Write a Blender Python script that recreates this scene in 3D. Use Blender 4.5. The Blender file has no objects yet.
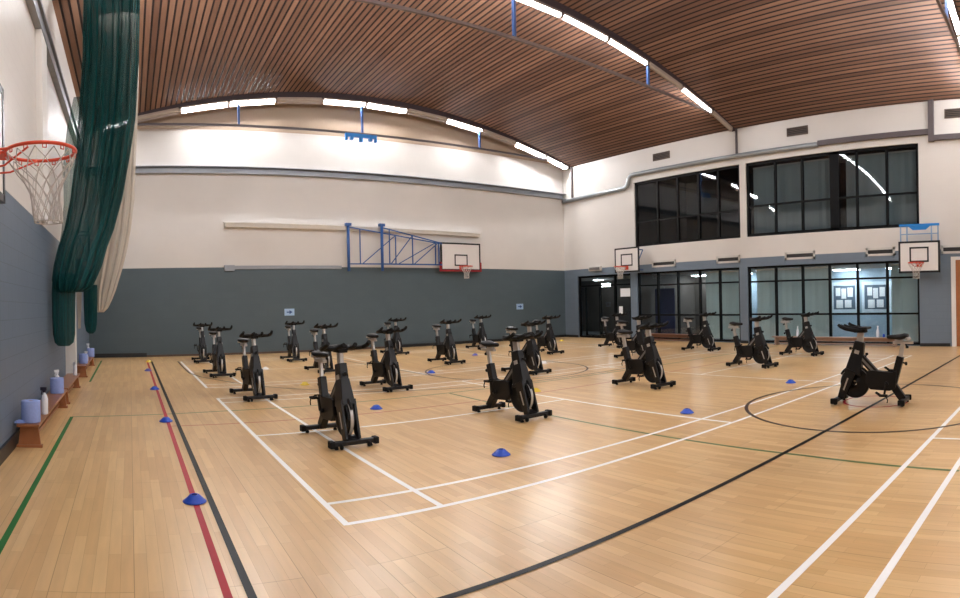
import bpy, bmesh, math, random
from mathutils import Vector, Matrix, Quaternion
random.seed(7)
SC = bpy.context.scene
COL = SC.collection
PI = math.pi

# ---------------------------------------------------------------- camera
F, X0, YH, ROLL, EYE = 597.4, 129.63, 303.17, -0.0204, 1.6
ya = (480 - X0) / F
c, s = math.cos(ROLL), math.sin(ROLL); R1 = Matrix(((c, 0, -s), (0, 1, 0), (s, 0, c)))
c, s = math.cos(ya), math.sin(ya); R2 = Matrix(((c, s, 0), (-s, c, 0), (0, 0, 1)))
RW = R2 @ R1
right, fwd, up = RW @ Vector((1, 0, 0)), RW @ Vector((0, 1, 0)), RW @ Vector((0, 0, 1))
cd = bpy.data.cameras.new('camera'); cam = bpy.data.objects.new('camera', cd); COL.objects.link(cam)
M4 = Matrix((right, up, -fwd)).transposed().to_4x4()
cam.matrix_world = Matrix.Translation((0, 0, EYE)) @ M4
cd.type = 'PANO'
cd.panorama_type = 'CENTRAL_CYLINDRICAL'
cd.central_cylindrical_radius = 1.0
cd.central_cylindrical_range_u_min = -480 / F
cd.central_cylindrical_range_u_max = 480 / F
cd.central_cylindrical_range_v_min = (YH - 598) / F
cd.central_cylindrical_range_v_max = YH / F
cd.clip_start = 0.05; cd.clip_end = 200
SC.camera = cam

# ---------------------------------------------------------------- world and exposure
w = bpy.data.worlds.new('world'); SC.world = w; w.use_nodes = True
w.node_tree.nodes['Background'].inputs[0].default_value = (0.05, 0.06, 0.08, 1)
w.node_tree.nodes['Background'].inputs[1].default_value = 0.5
SC.view_settings.view_transform = 'Standard'
SC.view_settings.look = 'None'
SC.view_settings.gamma = 1
SC.view_settings.use_curve_mapping = False
SC.view_settings.exposure = 0.34
TUBE = 62.0          # emission of the fluorescent tubes
ROOM_LIGHT = 26.0     # emission of the panels in the corridor behind the glass

# ---------------------------------------------------------------- materials
def srgb(r, g, b):
    f = lambda v: (v / 255 / 12.92) if v / 255 <= 0.04045 else ((v / 255 + 0.055) / 1.055) ** 2.4
    return (f(r), f(g), f(b), 1)
def newmat(name):
    m = bpy.data.materials.new(name); m.use_nodes = True
    nt = m.node_tree; return m, nt, nt.nodes['Principled BSDF']
def mat(name, col, rough=0.5, metal=0.0, var=0.12, scale=6.0, bump=0.0, spec=0.5, alpha=None):
    m, nt, b = newmat(name)
    tc = nt.nodes.new('ShaderNodeTexCoord'); nz = nt.nodes.new('ShaderNodeTexNoise')
    nz.inputs['Scale'].default_value = scale; nz.inputs['Detail'].default_value = 4
    nt.links.new(tc.outputs['Object'], nz.inputs['Vector'])
    mx = nt.nodes.new('ShaderNodeMix'); mx.data_type = 'RGBA'
    mx.inputs[6].default_value = tuple(v * (1 - var) for v in col[:3]) + (1,)
    mx.inputs[7].default_value = tuple(min(1, v * (1 + var)) for v in col[:3]) + (1,)
    nt.links.new(nz.outputs['Fac'], mx.inputs[0]); nt.links.new(mx.outputs[2], b.inputs['Base Color'])
    b.inputs['Roughness'].default_value = rough; b.inputs['Metallic'].default_value = metal
    b.inputs['Specular IOR Level'].default_value = spec
    if bump:
        bp = nt.nodes.new('ShaderNodeBump'); bp.inputs['Strength'].default_value = bump; bp.inputs['Distance'].default_value = 0.01
        nt.links.new(nz.outputs['Fac'], bp.inputs['Height']); nt.links.new(bp.outputs['Normal'], b.inputs['Normal'])
    if alpha is not None: b.inputs['Alpha'].default_value = alpha
    return m
def emit(name, col, strength):
    m, nt, b = newmat(name)
    b.inputs['Base Color'].default_value = col
    b.inputs['Emission Color'].default_value = col; b.inputs['Emission Strength'].default_value = strength
    return m
def glass_mat(name, tint, rough=0.02, ior=1.5):
    m, nt, b = newmat(name); nt.nodes.remove(b)
    out = nt.nodes['Material Output']
    tr = nt.nodes.new('ShaderNodeBsdfTransparent'); tr.inputs[0].default_value = tint
    gl = nt.nodes.new('ShaderNodeBsdfGlossy'); gl.inputs['Roughness'].default_value = rough
    lw = nt.nodes.new('ShaderNodeLayerWeight'); lw.inputs[0].default_value = 0.5      # Facing = 1 - cos
    pw = nt.nodes.new('ShaderNodeMath'); pw.operation = 'POWER'; pw.inputs[1].default_value = 5; nt.links.new(lw.outputs['Facing'], pw.inputs[0])
    fr = nt.nodes.new('ShaderNodeMapRange'); fr.inputs[3].default_value = 0.04; fr.inputs[4].default_value = 1.0; nt.links.new(pw.outputs[0], fr.inputs[0])
    mx = nt.nodes.new('ShaderNodeMixShader')
    nt.links.new(fr.outputs[0], mx.inputs[0]); nt.links.new(tr.outputs[0], mx.inputs[1]); nt.links.new(gl.outputs[0], mx.inputs[2])
    nt.links.new(mx.outputs[0], out.inputs[0]); return m
def wall_mat(name, axis, low, high, zsplit=3.0, joint=0.06, gable=None):
    """Painted blockwork: one paint below zsplit, another above; faint mortar joints."""
    m, nt, b = newmat(name); L = nt.links
    tc = nt.nodes.new('ShaderNodeTexCoord'); sp = nt.nodes.new('ShaderNodeSeparateXYZ'); L.new(tc.outputs['Object'], sp.inputs[0])
    cb = nt.nodes.new('ShaderNodeCombineXYZ'); L.new(sp.outputs[axis], cb.inputs[0]); L.new(sp.outputs['Z'], cb.inputs[1])
    br = nt.nodes.new('ShaderNodeTexBrick'); L.new(cb.outputs[0], br.inputs['Vector'])
    br.inputs['Scale'].default_value = 1; br.inputs['Brick Width'].default_value = 0.45; br.inputs['Row Height'].default_value = 0.215
    br.inputs['Mortar Size'].default_value = 0.006; br.inputs['Mortar Smooth'].default_value = 0.4; br.inputs['Bias'].default_value = 0
    br.inputs['Color1'].default_value = (1, 1, 1, 1); br.inputs['Color2'].default_value = (0.96, 0.96, 0.96, 1); br.inputs['Mortar'].default_value = (1 - joint * 3, 1 - joint * 3, 1 - joint * 3, 1)
    nz = nt.nodes.new('ShaderNodeTexNoise'); nz.inputs['Scale'].default_value = 0.8; nz.inputs['Detail'].default_value = 5; L.new(tc.outputs['Object'], nz.inputs['Vector'])
    gt = nt.nodes.new('ShaderNodeMath'); gt.operation = 'GREATER_THAN'; gt.inputs[1].default_value = zsplit; L.new(sp.outputs['Z'], gt.inputs[0])
    mx = nt.nodes.new('ShaderNodeMix'); mx.data_type = 'RGBA'; mx.inputs[6].default_value = low; mx.inputs[7].default_value = high; L.new(gt.outputs[0], mx.inputs[0])
    if gable is not None:
        g2 = nt.nodes.new('ShaderNodeMath'); g2.operation = 'GREATER_THAN'; g2.inputs[1].default_value = 7.72; L.new(sp.outputs['Z'], g2.inputs[0])
        m3 = nt.nodes.new('ShaderNodeMix'); m3.data_type = 'RGBA'; L.new(g2.outputs[0], m3.inputs[0]); L.new(mx.outputs[2], m3.inputs[6]); m3.inputs[7].default_value = gable; mx = m3
    mu = nt.nodes.new('ShaderNodeMix'); mu.data_type = 'RGBA'; mu.blend_type = 'MULTIPLY'; L.new(mx.outputs[2], mu.inputs[6]); L.new(br.outputs['Color'], mu.inputs[7])
    om = nt.nodes.new('ShaderNodeMapRange'); om.inputs[3].default_value = 1; om.inputs[4].default_value = 0.25; L.new(gt.outputs[0], om.inputs[0]); L.new(om.outputs[0], mu.inputs[0])
    mr = nt.nodes.new('ShaderNodeMapRange'); mr.inputs[3].default_value = 0.92; mr.inputs[4].default_value = 1.06; L.new(nz.outputs['Fac'], mr.inputs[0])
    m2 = nt.nodes.new('ShaderNodeVectorMath'); m2.operation = 'SCALE'; L.new(mu.outputs[2], m2.inputs[0]); L.new(mr.outputs[0], m2.inputs['Scale'])
    L.new(m2.outputs[0], b.inputs['Base Color'])
    bp = nt.nodes.new('ShaderNodeBump'); bp.inputs['Strength'].default_value = 0.15; bp.inputs['Distance'].default_value = 0.006
    L.new(br.outputs['Fac'], bp.inputs['Height']); bp.invert = True; L.new(bp.outputs['Normal'], b.inputs['Normal'])
    b.inputs['Roughness'].default_value = 0.45; b.inputs['Specular IOR Level'].default_value = 0.35
    return m
def floor_mat():
    m, nt, b = newmat('maple_floor'); L = nt.links
    tc = nt.nodes.new('ShaderNodeTexCoord'); sp = nt.nodes.new('ShaderNodeSeparateXYZ'); L.new(tc.outputs['Object'], sp.inputs[0])
    cb = nt.nodes.new('ShaderNodeCombineXYZ'); L.new(sp.outputs['Y'], cb.inputs[0]); L.new(sp.outputs['X'], cb.inputs[1])
    def brick(w_, h_, c1, c2, mo, ms):
        br = nt.nodes.new('ShaderNodeTexBrick'); L.new(cb.outputs[0], br.inputs['Vector'])
        br.inputs['Scale'].default_value = 1; br.inputs['Brick Width'].default_value = w_; br.inputs['Row Height'].default_value = h_
        br.inputs['Mortar Size'].default_value = ms; br.inputs['Mortar Smooth'].default_value = 0.3; br.inputs['Bias'].default_value = 0
        br.inputs['Color1'].default_value = c1; br.inputs['Color2'].default_value = c2; br.inputs['Mortar'].default_value = mo
        br.offset = 0.37; br.offset_frequency = 2
        return br
    a = brick(0.85, 0.082, srgb(229, 191, 136), srgb(214, 171, 116), srgb(188, 144, 94), 0.0012)
    d = brick(3.4, 0.492, (1, 1, 1, 1), (0.94, 0.93, 0.91, 1), (0.72, 0.66, 0.6, 1), 0.0035)
    nz = nt.nodes.new('ShaderNodeTexNoise'); mp = nt.nodes.new('ShaderNodeMapping'); mp.inputs['Scale'].default_value = (14, 1.2, 1)
    L.new(tc.outputs['Object'], mp.inputs[0]); L.new(mp.outputs[0], nz.inputs['Vector']); nz.inputs['Scale'].default_value = 1.6; nz.inputs['Detail'].default_value = 6
    n2 = nt.nodes.new('ShaderNodeTexNoise'); n2.inputs['Scale'].default_value = 0.55; n2.inputs['Detail'].default_value = 5; L.new(tc.outputs['Object'], n2.inputs['Vector'])
    mu = nt.nodes.new('ShaderNodeMix'); mu.data_type = 'RGBA'; mu.blend_type = 'MULTIPLY'; mu.inputs[0].default_value = 0.9
    L.new(a.outputs['Color'], mu.inputs[6]); L.new(d.outputs['Color'], mu.inputs[7])
    ad = nt.nodes.new('ShaderNodeMath'); ad.operation = 'ADD'; L.new(nz.outputs['Fac'], ad.inputs[0]); L.new(n2.outputs['Fac'], ad.inputs[1])
    mr = nt.nodes.new('ShaderNodeMapRange'); mr.inputs[1].default_value = 0.6; mr.inputs[2].default_value = 1.4; mr.inputs[3].default_value = 0.88; mr.inputs[4].default_value = 1.09; L.new(ad.outputs[0], mr.inputs[0])
    sc = nt.nodes.new('ShaderNodeVectorMath'); sc.operation = 'SCALE'; L.new(mu.outputs[2], sc.inputs[0]); L.new(mr.outputs[0], sc.inputs['Scale'])
    L.new(sc.outputs[0], b.inputs['Base Color'])
    rr = nt.nodes.new('ShaderNodeMapRange'); rr.inputs[3].default_value = 0.2; rr.inputs[4].default_value = 0.36; L.new(n2.outputs['Fac'], rr.inputs[0])
    b.inputs['Roughness'].default_value = 0.28; b.inputs['Specular IOR Level'].default_value = 0.45
    return m
def ceiling_mat():
    m, nt, b = newmat('timber_slats'); L = nt.links
    uv = nt.nodes.new('ShaderNodeUVMap'); uv.uv_map = 'UVMap'; sp = nt.nodes.new('ShaderNodeSeparateXYZ'); L.new(uv.outputs[0], sp.inputs[0])
    cb = nt.nodes.new('ShaderNodeCombineXYZ'); L.new(sp.outputs['Y'], cb.inputs[0]); L.new(sp.outputs['X'], cb.inputs[1])
    br = nt.nodes.new('ShaderNodeTexBrick'); L.new(cb.outputs[0], br.inputs['Vector'])
    br.inputs['Scale'].default_value = 1; br.inputs['Brick Width'].default_value = 400; br.inputs['Row Height'].default_value = 0.176
    br.inputs['Mortar Size'].default_value = 0.027; br.inputs['Mortar Smooth'].default_value = 0.15; br.inputs['Bias'].default_value = 0.0
    br.inputs['Color1'].default_value = srgb(132, 98, 77); br.inputs['Color2'].default_value = srgb(99, 70, 54); br.inputs['Mortar'].default_value = srgb(34, 21, 18)
    nz = nt.nodes.new('ShaderNodeTexNoise'); mp = nt.nodes.new('ShaderNodeMapping'); mp.inputs['Scale'].default_value = (9, 0.7, 1)
    L.new(uv.outputs[0], mp.inputs[0]); L.new(mp.outputs[0], nz.inputs['Vector']); nz.inputs['Scale'].default_value = 1.5; nz.inputs['Detail'].default_value = 6
    mr = nt.nodes.new('ShaderNodeMapRange'); mr.inputs[3].default_value = 0.75; mr.inputs[4].default_value = 1.25; L.new(nz.outputs['Fac'], mr.inputs[0])
    sc = nt.nodes.new('ShaderNodeVectorMath'); sc.operation = 'SCALE'; L.new(br.outputs['Color'], sc.inputs[0]); L.new(mr.outputs[0], sc.inputs['Scale'])
    L.new(sc.outputs[0], b.inputs['Base Color'])
    bp = nt.nodes.new('ShaderNodeBump'); bp.invert = True; bp.inputs['Distance'].default_value = 0.02; L.new(br.outputs['Fac'], bp.inputs['Height']); L.new(bp.outputs['Normal'], b.inputs['Normal'])
    b.inputs['Roughness'].default_value = 0.55; b.inputs['Specular IOR Level'].default_value = 0.3
    return m
def net_mat(name, col, alpha, freq=60.0, rough=0.8):
    """Hanging netting: pleats with a partly see-through weave."""
    m, nt, b = newmat(name); L = nt.links
    uv = nt.nodes.new('ShaderNodeUVMap'); uv.uv_map = 'UVMap'
    mp = nt.nodes.new('ShaderNodeMapping'); mp.inputs['Scale'].default_value = (freq, 0.5, 1); L.new(uv.outputs[0], mp.inputs[0])
    nz = nt.nodes.new('ShaderNodeTexNoise'); nz.inputs['Scale'].default_value = 1; nz.inputs['Detail'].default_value = 3; L.new(mp.outputs[0], nz.inputs['Vector'])
    mr = nt.nodes.new('ShaderNodeMapRange'); mr.inputs[1].default_value = 0.3; mr.inputs[2].default_value = 0.7; mr.inputs[3].default_value = alpha[0]; mr.inputs[4].default_value = alpha[1]; L.new(nz.outputs['Fac'], mr.inputs[0])
    L.new(mr.outputs[0], b.inputs['Alpha'])
    b.inputs['Base Color'].default_value = col; b.inputs['Roughness'].default_value = rough; b.inputs['Specular IOR Level'].default_value = 0.2
    return m

M = {}
CREAM, GREY = srgb(216, 211, 205), srgb(112, 124, 134)
M['wall_left'] = wall_mat('painted_block_left', 'Y', srgb(98, 113, 130), CREAM, joint=0.09)
M['wall_right'] = wall_mat('painted_block_right', 'Y', srgb(112, 126, 140), CREAM, joint=0.03)
M['wall_back'] = wall_mat('painted_block_back', 'X', srgb(82, 96, 102), CREAM, joint=0.02, gable=srgb(170, 150, 130))
M['floor'] = floor_mat()
M['ceiling'] = ceiling_mat()
M['line_white'] = mat('line_white', srgb(252, 250, 246), 0.4, var=0.02)
M['line_black'] = mat('line_black', srgb(14, 13, 14), 0.4, spec=0.12)
M['line_brown'] = mat('line_brown', srgb(70, 50, 40), 0.35)
M['line_red'] = mat('line_red', srgb(176, 40, 50), 0.5, spec=0.2)
M['line_rust'] = mat('line_rust', srgb(190, 104, 72), 0.35)
M['line_green'] = mat('line_green', srgb(42, 110, 50), 0.5, spec=0.2)
M['line_olive'] = mat('line_olive', srgb(92, 118, 62), 0.35)
M['black_skirt'] = mat('black_skirting', srgb(26, 27, 30), 0.4)
M['brown_skirt'] = mat('brown_skirting', srgb(84, 64, 50), 0.5)
M['steel'] = mat('painted_steel_grey', srgb(144, 147, 152), 0.4, 0.2)
M['tie_brown'] = mat('tie_brown_grey', srgb(112, 98, 94), 0.5, 0.1)
M['steel_brown'] = mat('painted_steel_dark', srgb(92, 84, 86), 0.5, 0.2)
M['rib'] = mat('roof_rib_dark', srgb(58, 44, 48), 0.6)
M['housing'] = mat('light_housing', srgb(165, 152, 142), 0.5)
M['tube_on'] = emit('tube_lit', (0.97, 0.97, 1.0, 1), TUBE)
M['tube_on_rear'] = emit('tube_lit_rear', (0.97, 0.97, 1.0, 1), TUBE * 2.6)
M['tube_off'] = mat('tube_unlit', srgb(176, 164, 150), 0.4)
M['blue'] = mat('blue_paint', srgb(34, 84, 150), 0.4)
M['blue_bright'] = mat('bright_blue_paint', srgb(24, 126, 206), 0.4)
M['blue_pale'] = mat('pale_blue_paint', srgb(130, 158, 190), 0.4)
M['blue_dark'] = mat('dark_blue_paint', srgb(58, 84, 132), 0.4)
M['frame_black'] = mat('window_frame_black', srgb(9, 10, 12), 0.5, spec=0.15)
M['glass'] = glass_mat('window_glass', (0.9, 0.93, 0.94, 1))
M['glass_mid'] = glass_mat('grey_glass', (0.72, 0.76, 0.78, 1))
M['glass_dark'] = glass_mat('tinted_glass', (0.42, 0.47, 0.5, 1))
M['blind'] = mat('vertical_blind', srgb(206, 212, 212), 0.8, scale=3)
bl = M['blind'].node_tree; pb = bl.nodes['Principled BSDF']; tl = bl.nodes.new('ShaderNodeBsdfTranslucent'); tl.inputs[0].default_value = srgb(214, 226, 222)
mxs = bl.nodes.new('ShaderNodeMixShader'); mxs.inputs[0].default_value = 0.5
bl.links.new(pb.outputs[0], mxs.inputs[1]); bl.links.new(tl.outputs[0], mxs.inputs[2]); bl.links.new(mxs.outputs[0], bl.nodes['Material Output'].inputs[0])
M['white'] = mat('white_paint', srgb(232, 230, 226), 0.5, var=0.04)
M['board_white'] = mat('backboard_white', srgb(226, 222, 218), 0.35, var=0.03)
M['black_paint'] = mat('black_paint', srgb(24, 24, 27), 0.4)
M['board_red'] = mat('red_padding', srgb(150, 32, 40), 0.5)
M['orange'] = mat('orange_rim', srgb(214, 74, 46), 0.35)
M['cord'] = mat('net_cord', srgb(196, 190, 184), 0.8)
M['door_wood'] = mat('door_wood', srgb(168, 104, 60), 0.45, scale=12, var=0.2)
M['bench_wood'] = mat('bench_wood', srgb(150, 94, 58), 0.35, scale=10, var=0.25)
M['bench_red'] = mat('bench_dull_wood', srgb(120, 84, 66), 0.4, scale=10, var=0.2)
M['bench_pale'] = mat('bench_pale_wood', srgb(158, 130, 112), 0.4, scale=10, var=0.2)
M['vent_brown'] = mat('vent_brown', srgb(96, 82, 72), 0.6)
M['vent_dark'] = mat('vent_slot', srgb(40, 38, 38), 0.6)
M['vent_frame'] = mat('vent_frame', srgb(205, 202, 196), 0.5)
M['net_green'] = net_mat('green_netting', srgb(5, 66, 66), (0.6, 0.98))
M['net_green_thin'] = net_mat('green_netting_thin', srgb(60, 112, 104), (0.25, 0.6), 40)
M['net_white'] = net_mat('cream_netting', srgb(205, 196, 182), (0.55, 0.95), 40)
M['cone_blue'] = mat('cone_blue', srgb(24, 74, 190), 0.4)
M['cone_purple'] = mat('cone_violet', srgb(96, 92, 168), 0.45)
M['cone_yellow'] = mat('cone_yellow', srgb(226, 196, 60), 0.4)
M['cone_white'] = mat('cone_white', srgb(238, 236, 232), 0.4, var=0.03)
M['bike_black'] = mat('bike_black_metal', srgb(15, 15, 18), 0.4, 0.0, spec=0.35)
M['bike_plastic'] = mat('bike_black_plastic', srgb(13, 13, 15), 0.5, spec=0.3)
M['rubber'] = mat('black_rubber', srgb(12, 12, 13), 0.7, spec=0.25)
M['bike_silver'] = mat('brushed_aluminium', srgb(186, 183, 180), 0.35, 0.5, var=0.05)
M['bike_grey'] = mat('grey_coated_metal', srgb(120, 118, 118), 0.4, 0.3)
M['roll_blue'] = mat('blue_paper_roll', srgb(142, 160, 214), 0.85, bump=0.2, scale=40)
M['bottle_white'] = mat('white_plastic', srgb(226, 228, 234), 0.35, var=0.03)
M['bottle_dark'] = mat('dark_plastic', srgb(40, 34, 48), 0.4)
M['sign_blue'] = mat('sign_pale_blue', srgb(160, 190, 222), 0.5, var=0.03)
M['sign_mark'] = mat('sign_arrow_blue', srgb(42, 74, 132), 0.5)
M['corr_wall'] = mat('corridor_wall', srgb(160, 182, 200), 0.7, scale=2)
M['corr_dark'] = mat('lobby_dark_wall', srgb(78, 72, 68), 0.7, scale=2)
M['corr_ceil'] = mat('corridor_ceiling', srgb(150, 148, 142), 0.8)
M['corr_floor'] = mat('corridor_carpet', srgb(88, 92, 96), 0.9)
M['gallery'] = mat('gallery_wall', srgb(60, 66, 70), 0.8)
M['navy'] = mat('navy_fabric', srgb(30, 36, 70), 0.7)
M['panel_on'] = emit('panel_lit', (0.9, 0.97, 1.0, 1), ROOM_LIGHT)
M['poster_glow'] = mat('pinboard_pale', srgb(214, 228, 240), 0.6)
M['pin_dark'] = mat('pinboard_frame', srgb(86, 104, 122), 0.6)
M['paper'] = mat('paper_white', srgb(236, 240, 244), 0.7, var=0.03)
M['galv'] = mat('galvanised_duct', srgb(150, 156, 160), 0.4, 0.6, var=0.06)

# ---------------------------------------------------------------- mesh helper
class MB:
    def __init__(s): s.bm = bmesh.new(); s.uv = None; s.mi = 0
    def _done(s, faces):
        for f in faces: f.material_index = s.mi
    def mat(s, i): s.mi = i; return s
    def box(s, x0, x1, y0, y1, z0, z1, bev=0.0, rot=None, piv=None):
        vs = [s.bm.verts.new((x, y, z)) for x in (x0, x1) for y in (y0, y1) for z in (z0, z1)]
        idx = [(0, 1, 3, 2), (4, 6, 7, 5), (0, 4, 5, 1), (2, 3, 7, 6), (0, 2, 6, 4), (1, 5, 7, 3)]
        fs = [s.bm.faces.new([vs[i] for i in q]) for q in idx]; s._done(fs)
        if bev:
            es = list({e for f in fs for e in f.edges})
            r = bmesh.ops.bevel(s.bm, geom=es, offset=bev, segments=2, profile=0.6, affect='EDGES')
            vs = list({v for f in r['faces'] for v in f.verts} | {v for v in vs if v.is_valid}); s._done(r['faces'])
        if rot is not None:
            p = Vector(piv) if piv else Vector(((x0 + x1) / 2, (y0 + y1) / 2, (z0 + z1) / 2))
            for v in vs: v.co = rot @ (v.co - p) + p
        return s
    def bar(s, p, q, w, h, upv=(0, 0, 1), bev=0.0, w2=None, h2=None):
        """rectangular bar from p to q; w across, h along upv"""
        p, q = Vector(p), Vector(q); d = (q - p).normalized(); u = Vector(upv)
        sx = d.cross(u)
        if sx.length < 1e-5: sx = d.cross(Vector((1, 0, 0)))
        sx.normalize(); u = sx.cross(d); w2 = w if w2 is None else w2; h2 = h if h2 is None else h2
        ring = []
        for c_, ww, hh in ((p, w, h), (q, w2, h2)):
            ring.append([s.bm.verts.new(c_ + sx * a * ww / 2 + u * b * hh / 2) for a, b in ((-1, -1), (1, -1), (1, 1), (-1, 1))])
        fs = [s.bm.faces.new(ring[0][::-1]), s.bm.faces.new(ring[1])]
        for i in range(4): fs.append(s.bm.faces.new([ring[0][i], ring[0][(i + 1) % 4], ring[1][(i + 1) % 4], ring[1][i]]))
        s._done(fs)
        if bev:
            es = list({e for f in fs for e in f.edges})
            r = bmesh.ops.bevel(s.bm, geom=es, offset=bev, segments=2, profile=0.6, affect='EDGES'); s._done(r['faces'])
        return s
    def tube(s, pts, r, n=10, cap=True, smooth=True, closed=False):
        pts = [Vector(p) for p in pts]; rs = r if isinstance(r, (list, tuple)) else [r] * len(pts)
        rings = []; prev = None; N = len(pts)
        for i, p in enumerate(pts):
            if closed: d = (pts[(i + 1) % N] - pts[i - 1]).normalized()
            else: d = (pts[min(i + 1, N - 1)] - pts[max(i - 1, 0)]).normalized()
            if prev is None:
                a = Vector((0, 0, 1)) if abs(d.z) < 0.9 else Vector((1, 0, 0)); a = (a - d * a.dot(d)).normalized()
            else: a = (prev - d * prev.dot(d)).normalized()
            prev = a; b = d.cross(a)
            rings.append([s.bm.verts.new(p + (a * math.cos(2 * PI * k / n) + b * math.sin(2 * PI * k / n)) * rs[i]) for k in range(n)])
        fs = []
        for i in range(N if closed else N - 1):
            A, B = rings[i], rings[(i + 1) % N]
            for k in range(n): fs.append(s.bm.faces.new([A[k], A[(k + 1) % n], B[(k + 1) % n], B[k]]))
        for f in fs: f.smooth = smooth
        if cap and not closed: fs += [s.bm.faces.new(rings[0][::-1]), s.bm.faces.new(rings[-1])]
        s._done(fs); return s
    def lathe(s, prof, c=(0, 0, 0), axis='Z', n=20, smooth=True):
        """prof: list of (radius, height) along the axis"""
        ax = {'Z': (Vector((1, 0, 0)), Vector((0, 1, 0)), Vector((0, 0, 1))), 'Y': (Vector((0, 0, 1)), Vector((1, 0, 0)), Vector((0, 1, 0))), 'X': (Vector((0, 1, 0)), Vector((0, 0, 1)), Vector((1, 0, 0)))}[axis]
        c_ = Vector(c); rings = []
        for r, h in prof:
            if r < 1e-6: rings.append([s.bm.verts.new(c_ + ax[2] * h)])
            else: rings.append([s.bm.verts.new(c_ + ax[2] * h + (ax[0] * math.cos(2 * PI * k / n) + ax[1] * math.sin(2 * PI * k / n)) * r) for k in range(n)])
        fs = []
        for A, B in zip(rings, rings[1:]):
            for k in range(n):
                if len(A) == 1 and len(B) == 1: break
                if len(A) == 1: fs.append(s.bm.faces.new([A[0], B[(k + 1) % n], B[k]]))
                elif len(B) == 1: fs.append(s.bm.faces.new([A[k], A[(k + 1) % n], B[0]]))
                else: fs.append(s.bm.faces.new([A[k], A[(k + 1) % n], B[(k + 1) % n], B[k]]))
        for f in fs: f.smooth = smooth
        s._done(fs); return s
    def prism(s, poly, y0, y1, bev=0.0):
        """polygon in (x, z) extruded along y"""
        a = [s.bm.verts.new((x, y0, z)) for x, z in poly]; b = [s.bm.verts.new((x, y1, z)) for x, z in poly]
        fs = [s.bm.faces.new(a), s.bm.faces.new(b[::-1])]; n = len(poly)
        for i in range(n): fs.append(s.bm.faces.new([a[i], b[i], b[(i + 1) % n], a[(i + 1) % n]]))
        s._done(fs)
        if bev:
            es = list({e for f in fs for e in f.edges})
            r = bmesh.ops.bevel(s.bm, geom=es, offset=bev, segments=2, profile=0.6, affect='EDGES'); s._done(r['faces'])
        return s
    def build(s, name, mats, parent=None):
        bmesh.ops.recalc_face_normals(s.bm, faces=s.bm.faces[:])
        me = bpy.data.meshes.new(name); s.bm.to_mesh(me); s.bm.free()
        for m in (mats if isinstance(mats, (list, tuple)) else [mats]): me.materials.append(M[m] if isinstance(m, str) else m)
        o = bpy.data.objects.new(name, me); COL.objects.link(o)
        if parent: o.parent = parent
        return o
def struct(o): o['kind'] = 'structure'; return o
def tag(o, label, cat, group=None, kind=None):
    o['label'] = label; o['category'] = cat
    if group: o['group'] = group
    if kind: o['kind'] = kind
    return o
def thing(name, label, cat, loc=(0, 0, 0), rz=0, group=None):
    o = bpy.data.objects.new(name, None); COL.objects.link(o); o.empty_display_size = 0.1
    o.location = loc; o.rotation_euler = (0, 0, rz)
    return tag(o, label, cat, group)
def copy_tree(o, parent=None):
    c_ = o.copy(); COL.objects.link(c_)
    if parent: c_.parent = parent
    for ch in list(o.children): copy_tree(ch, c_)
    return c_

# ---------------------------------------------------------------- dimensions of the hall
XL, XR, YB, YF = -1.39, 18.04, 20.2, -14.6
XC, HW = (XL + XR) / 2, (XR - XL) / 2
def q2(x): return 1 - ((x - XC) / HW) ** 2
def zc(x): return 7.57 + 1.5 * q2(x)                   # timber vault
def zf(x): return 7.47 + 1.34 * q2(x)                  # fittings under the ribs

# floor with its painted court lines
fl = MB()
fl.mat(0).box(XL - 0.2, XR + 0.2, YF - 0.2, YB + 0.2, -0.12, 0)
LZ = {1: 0.0016, 2: 0.0032, 3: 0.0022, 4: 0.0012, 5: 0.0010, 6: 0.0014, 7: 0.0009}
LN = [0]
def line(pts, wd, mi):
    fl.mat(mi); z = LZ[mi] + 0.00004 * (LN[0] % 20); LN[0] += 1
    for (x0, y0), (x1, y1) in zip(pts, pts[1:]):
        d = Vector((x1 - x0, y1 - y0, 0)).normalized(); n = Vector((-d.y, d.x, 0)) * wd / 2; e = d * wd * 0.0
        vs = [fl.bm.verts.new(Vector((x, y, z)) + k * n) for (x, y), k in (((x0, y0), 1), ((x1, y1), 1), ((x1, y1), -1), ((x0, y0), -1))]
        vs[1].co += e; vs[2].co += e
        f = fl.bm.faces.new(vs); f.material_index = mi
        if f.normal.z < 0: f.normal_flip()
def circle(cx, cy, r, wd, mi, a0=0, a1=360, n=72):
    line([(cx + r * math.cos(math.radians(a0 + (a1 - a0) * k / n)), cy + r * math.sin(math.radians(a0 + (a1 - a0) * k / n))) for k in range(n + 1)], wd, mi)
def court(y0, y1):
    x0, x1 = 1.525, 15.24
    h = 0.021
    for x in (x0, 2.33, 14.43, x1): line([(x, y0 - h), (x, y1 + h)], 0.052, 1)
    for y in (y0, y0 + 0.48, y1 - 0.48, y1): line([(x0, y), (x1, y)], 0.052, 1)
    for x in (6.47, 10.29): line([(x, y0), (x, y1)], 0.052, 1)
    ym = (y0 + y1) / 2
    line([(x0, ym), (6.47, ym)], 0.052, 1); line([(10.29, ym), (x1, ym)], 0.052, 1)
court(4.11, 10.5); court(11.97, 18.1); court(-4.86, 1.53)
line([(0.645, YF + 1), (0.645, 18.4)], 0.052, 2)
line([(0.515, YF + 1), (0.515, 18.2)], 0.05, 4)
line([(0.645, 2.82), (17.2, 2.82)], 0.052, 2)
circle(8.4, 2.84, 1.9, 0.052, 3)
circle(8.56, 2.88, 0.48, 0.04, 4)
line([(-0.9, YF + 1), (-0.9, 9.0)], 0.052, 6); line([(-0.92, 13.4), (-0.92, 19.0)], 0.05, 6)
line([(-0.9, 9.0), (1.4, 9.2), (5.4, 9.25), (17.4, 9.2)], 0.045, 7)
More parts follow.
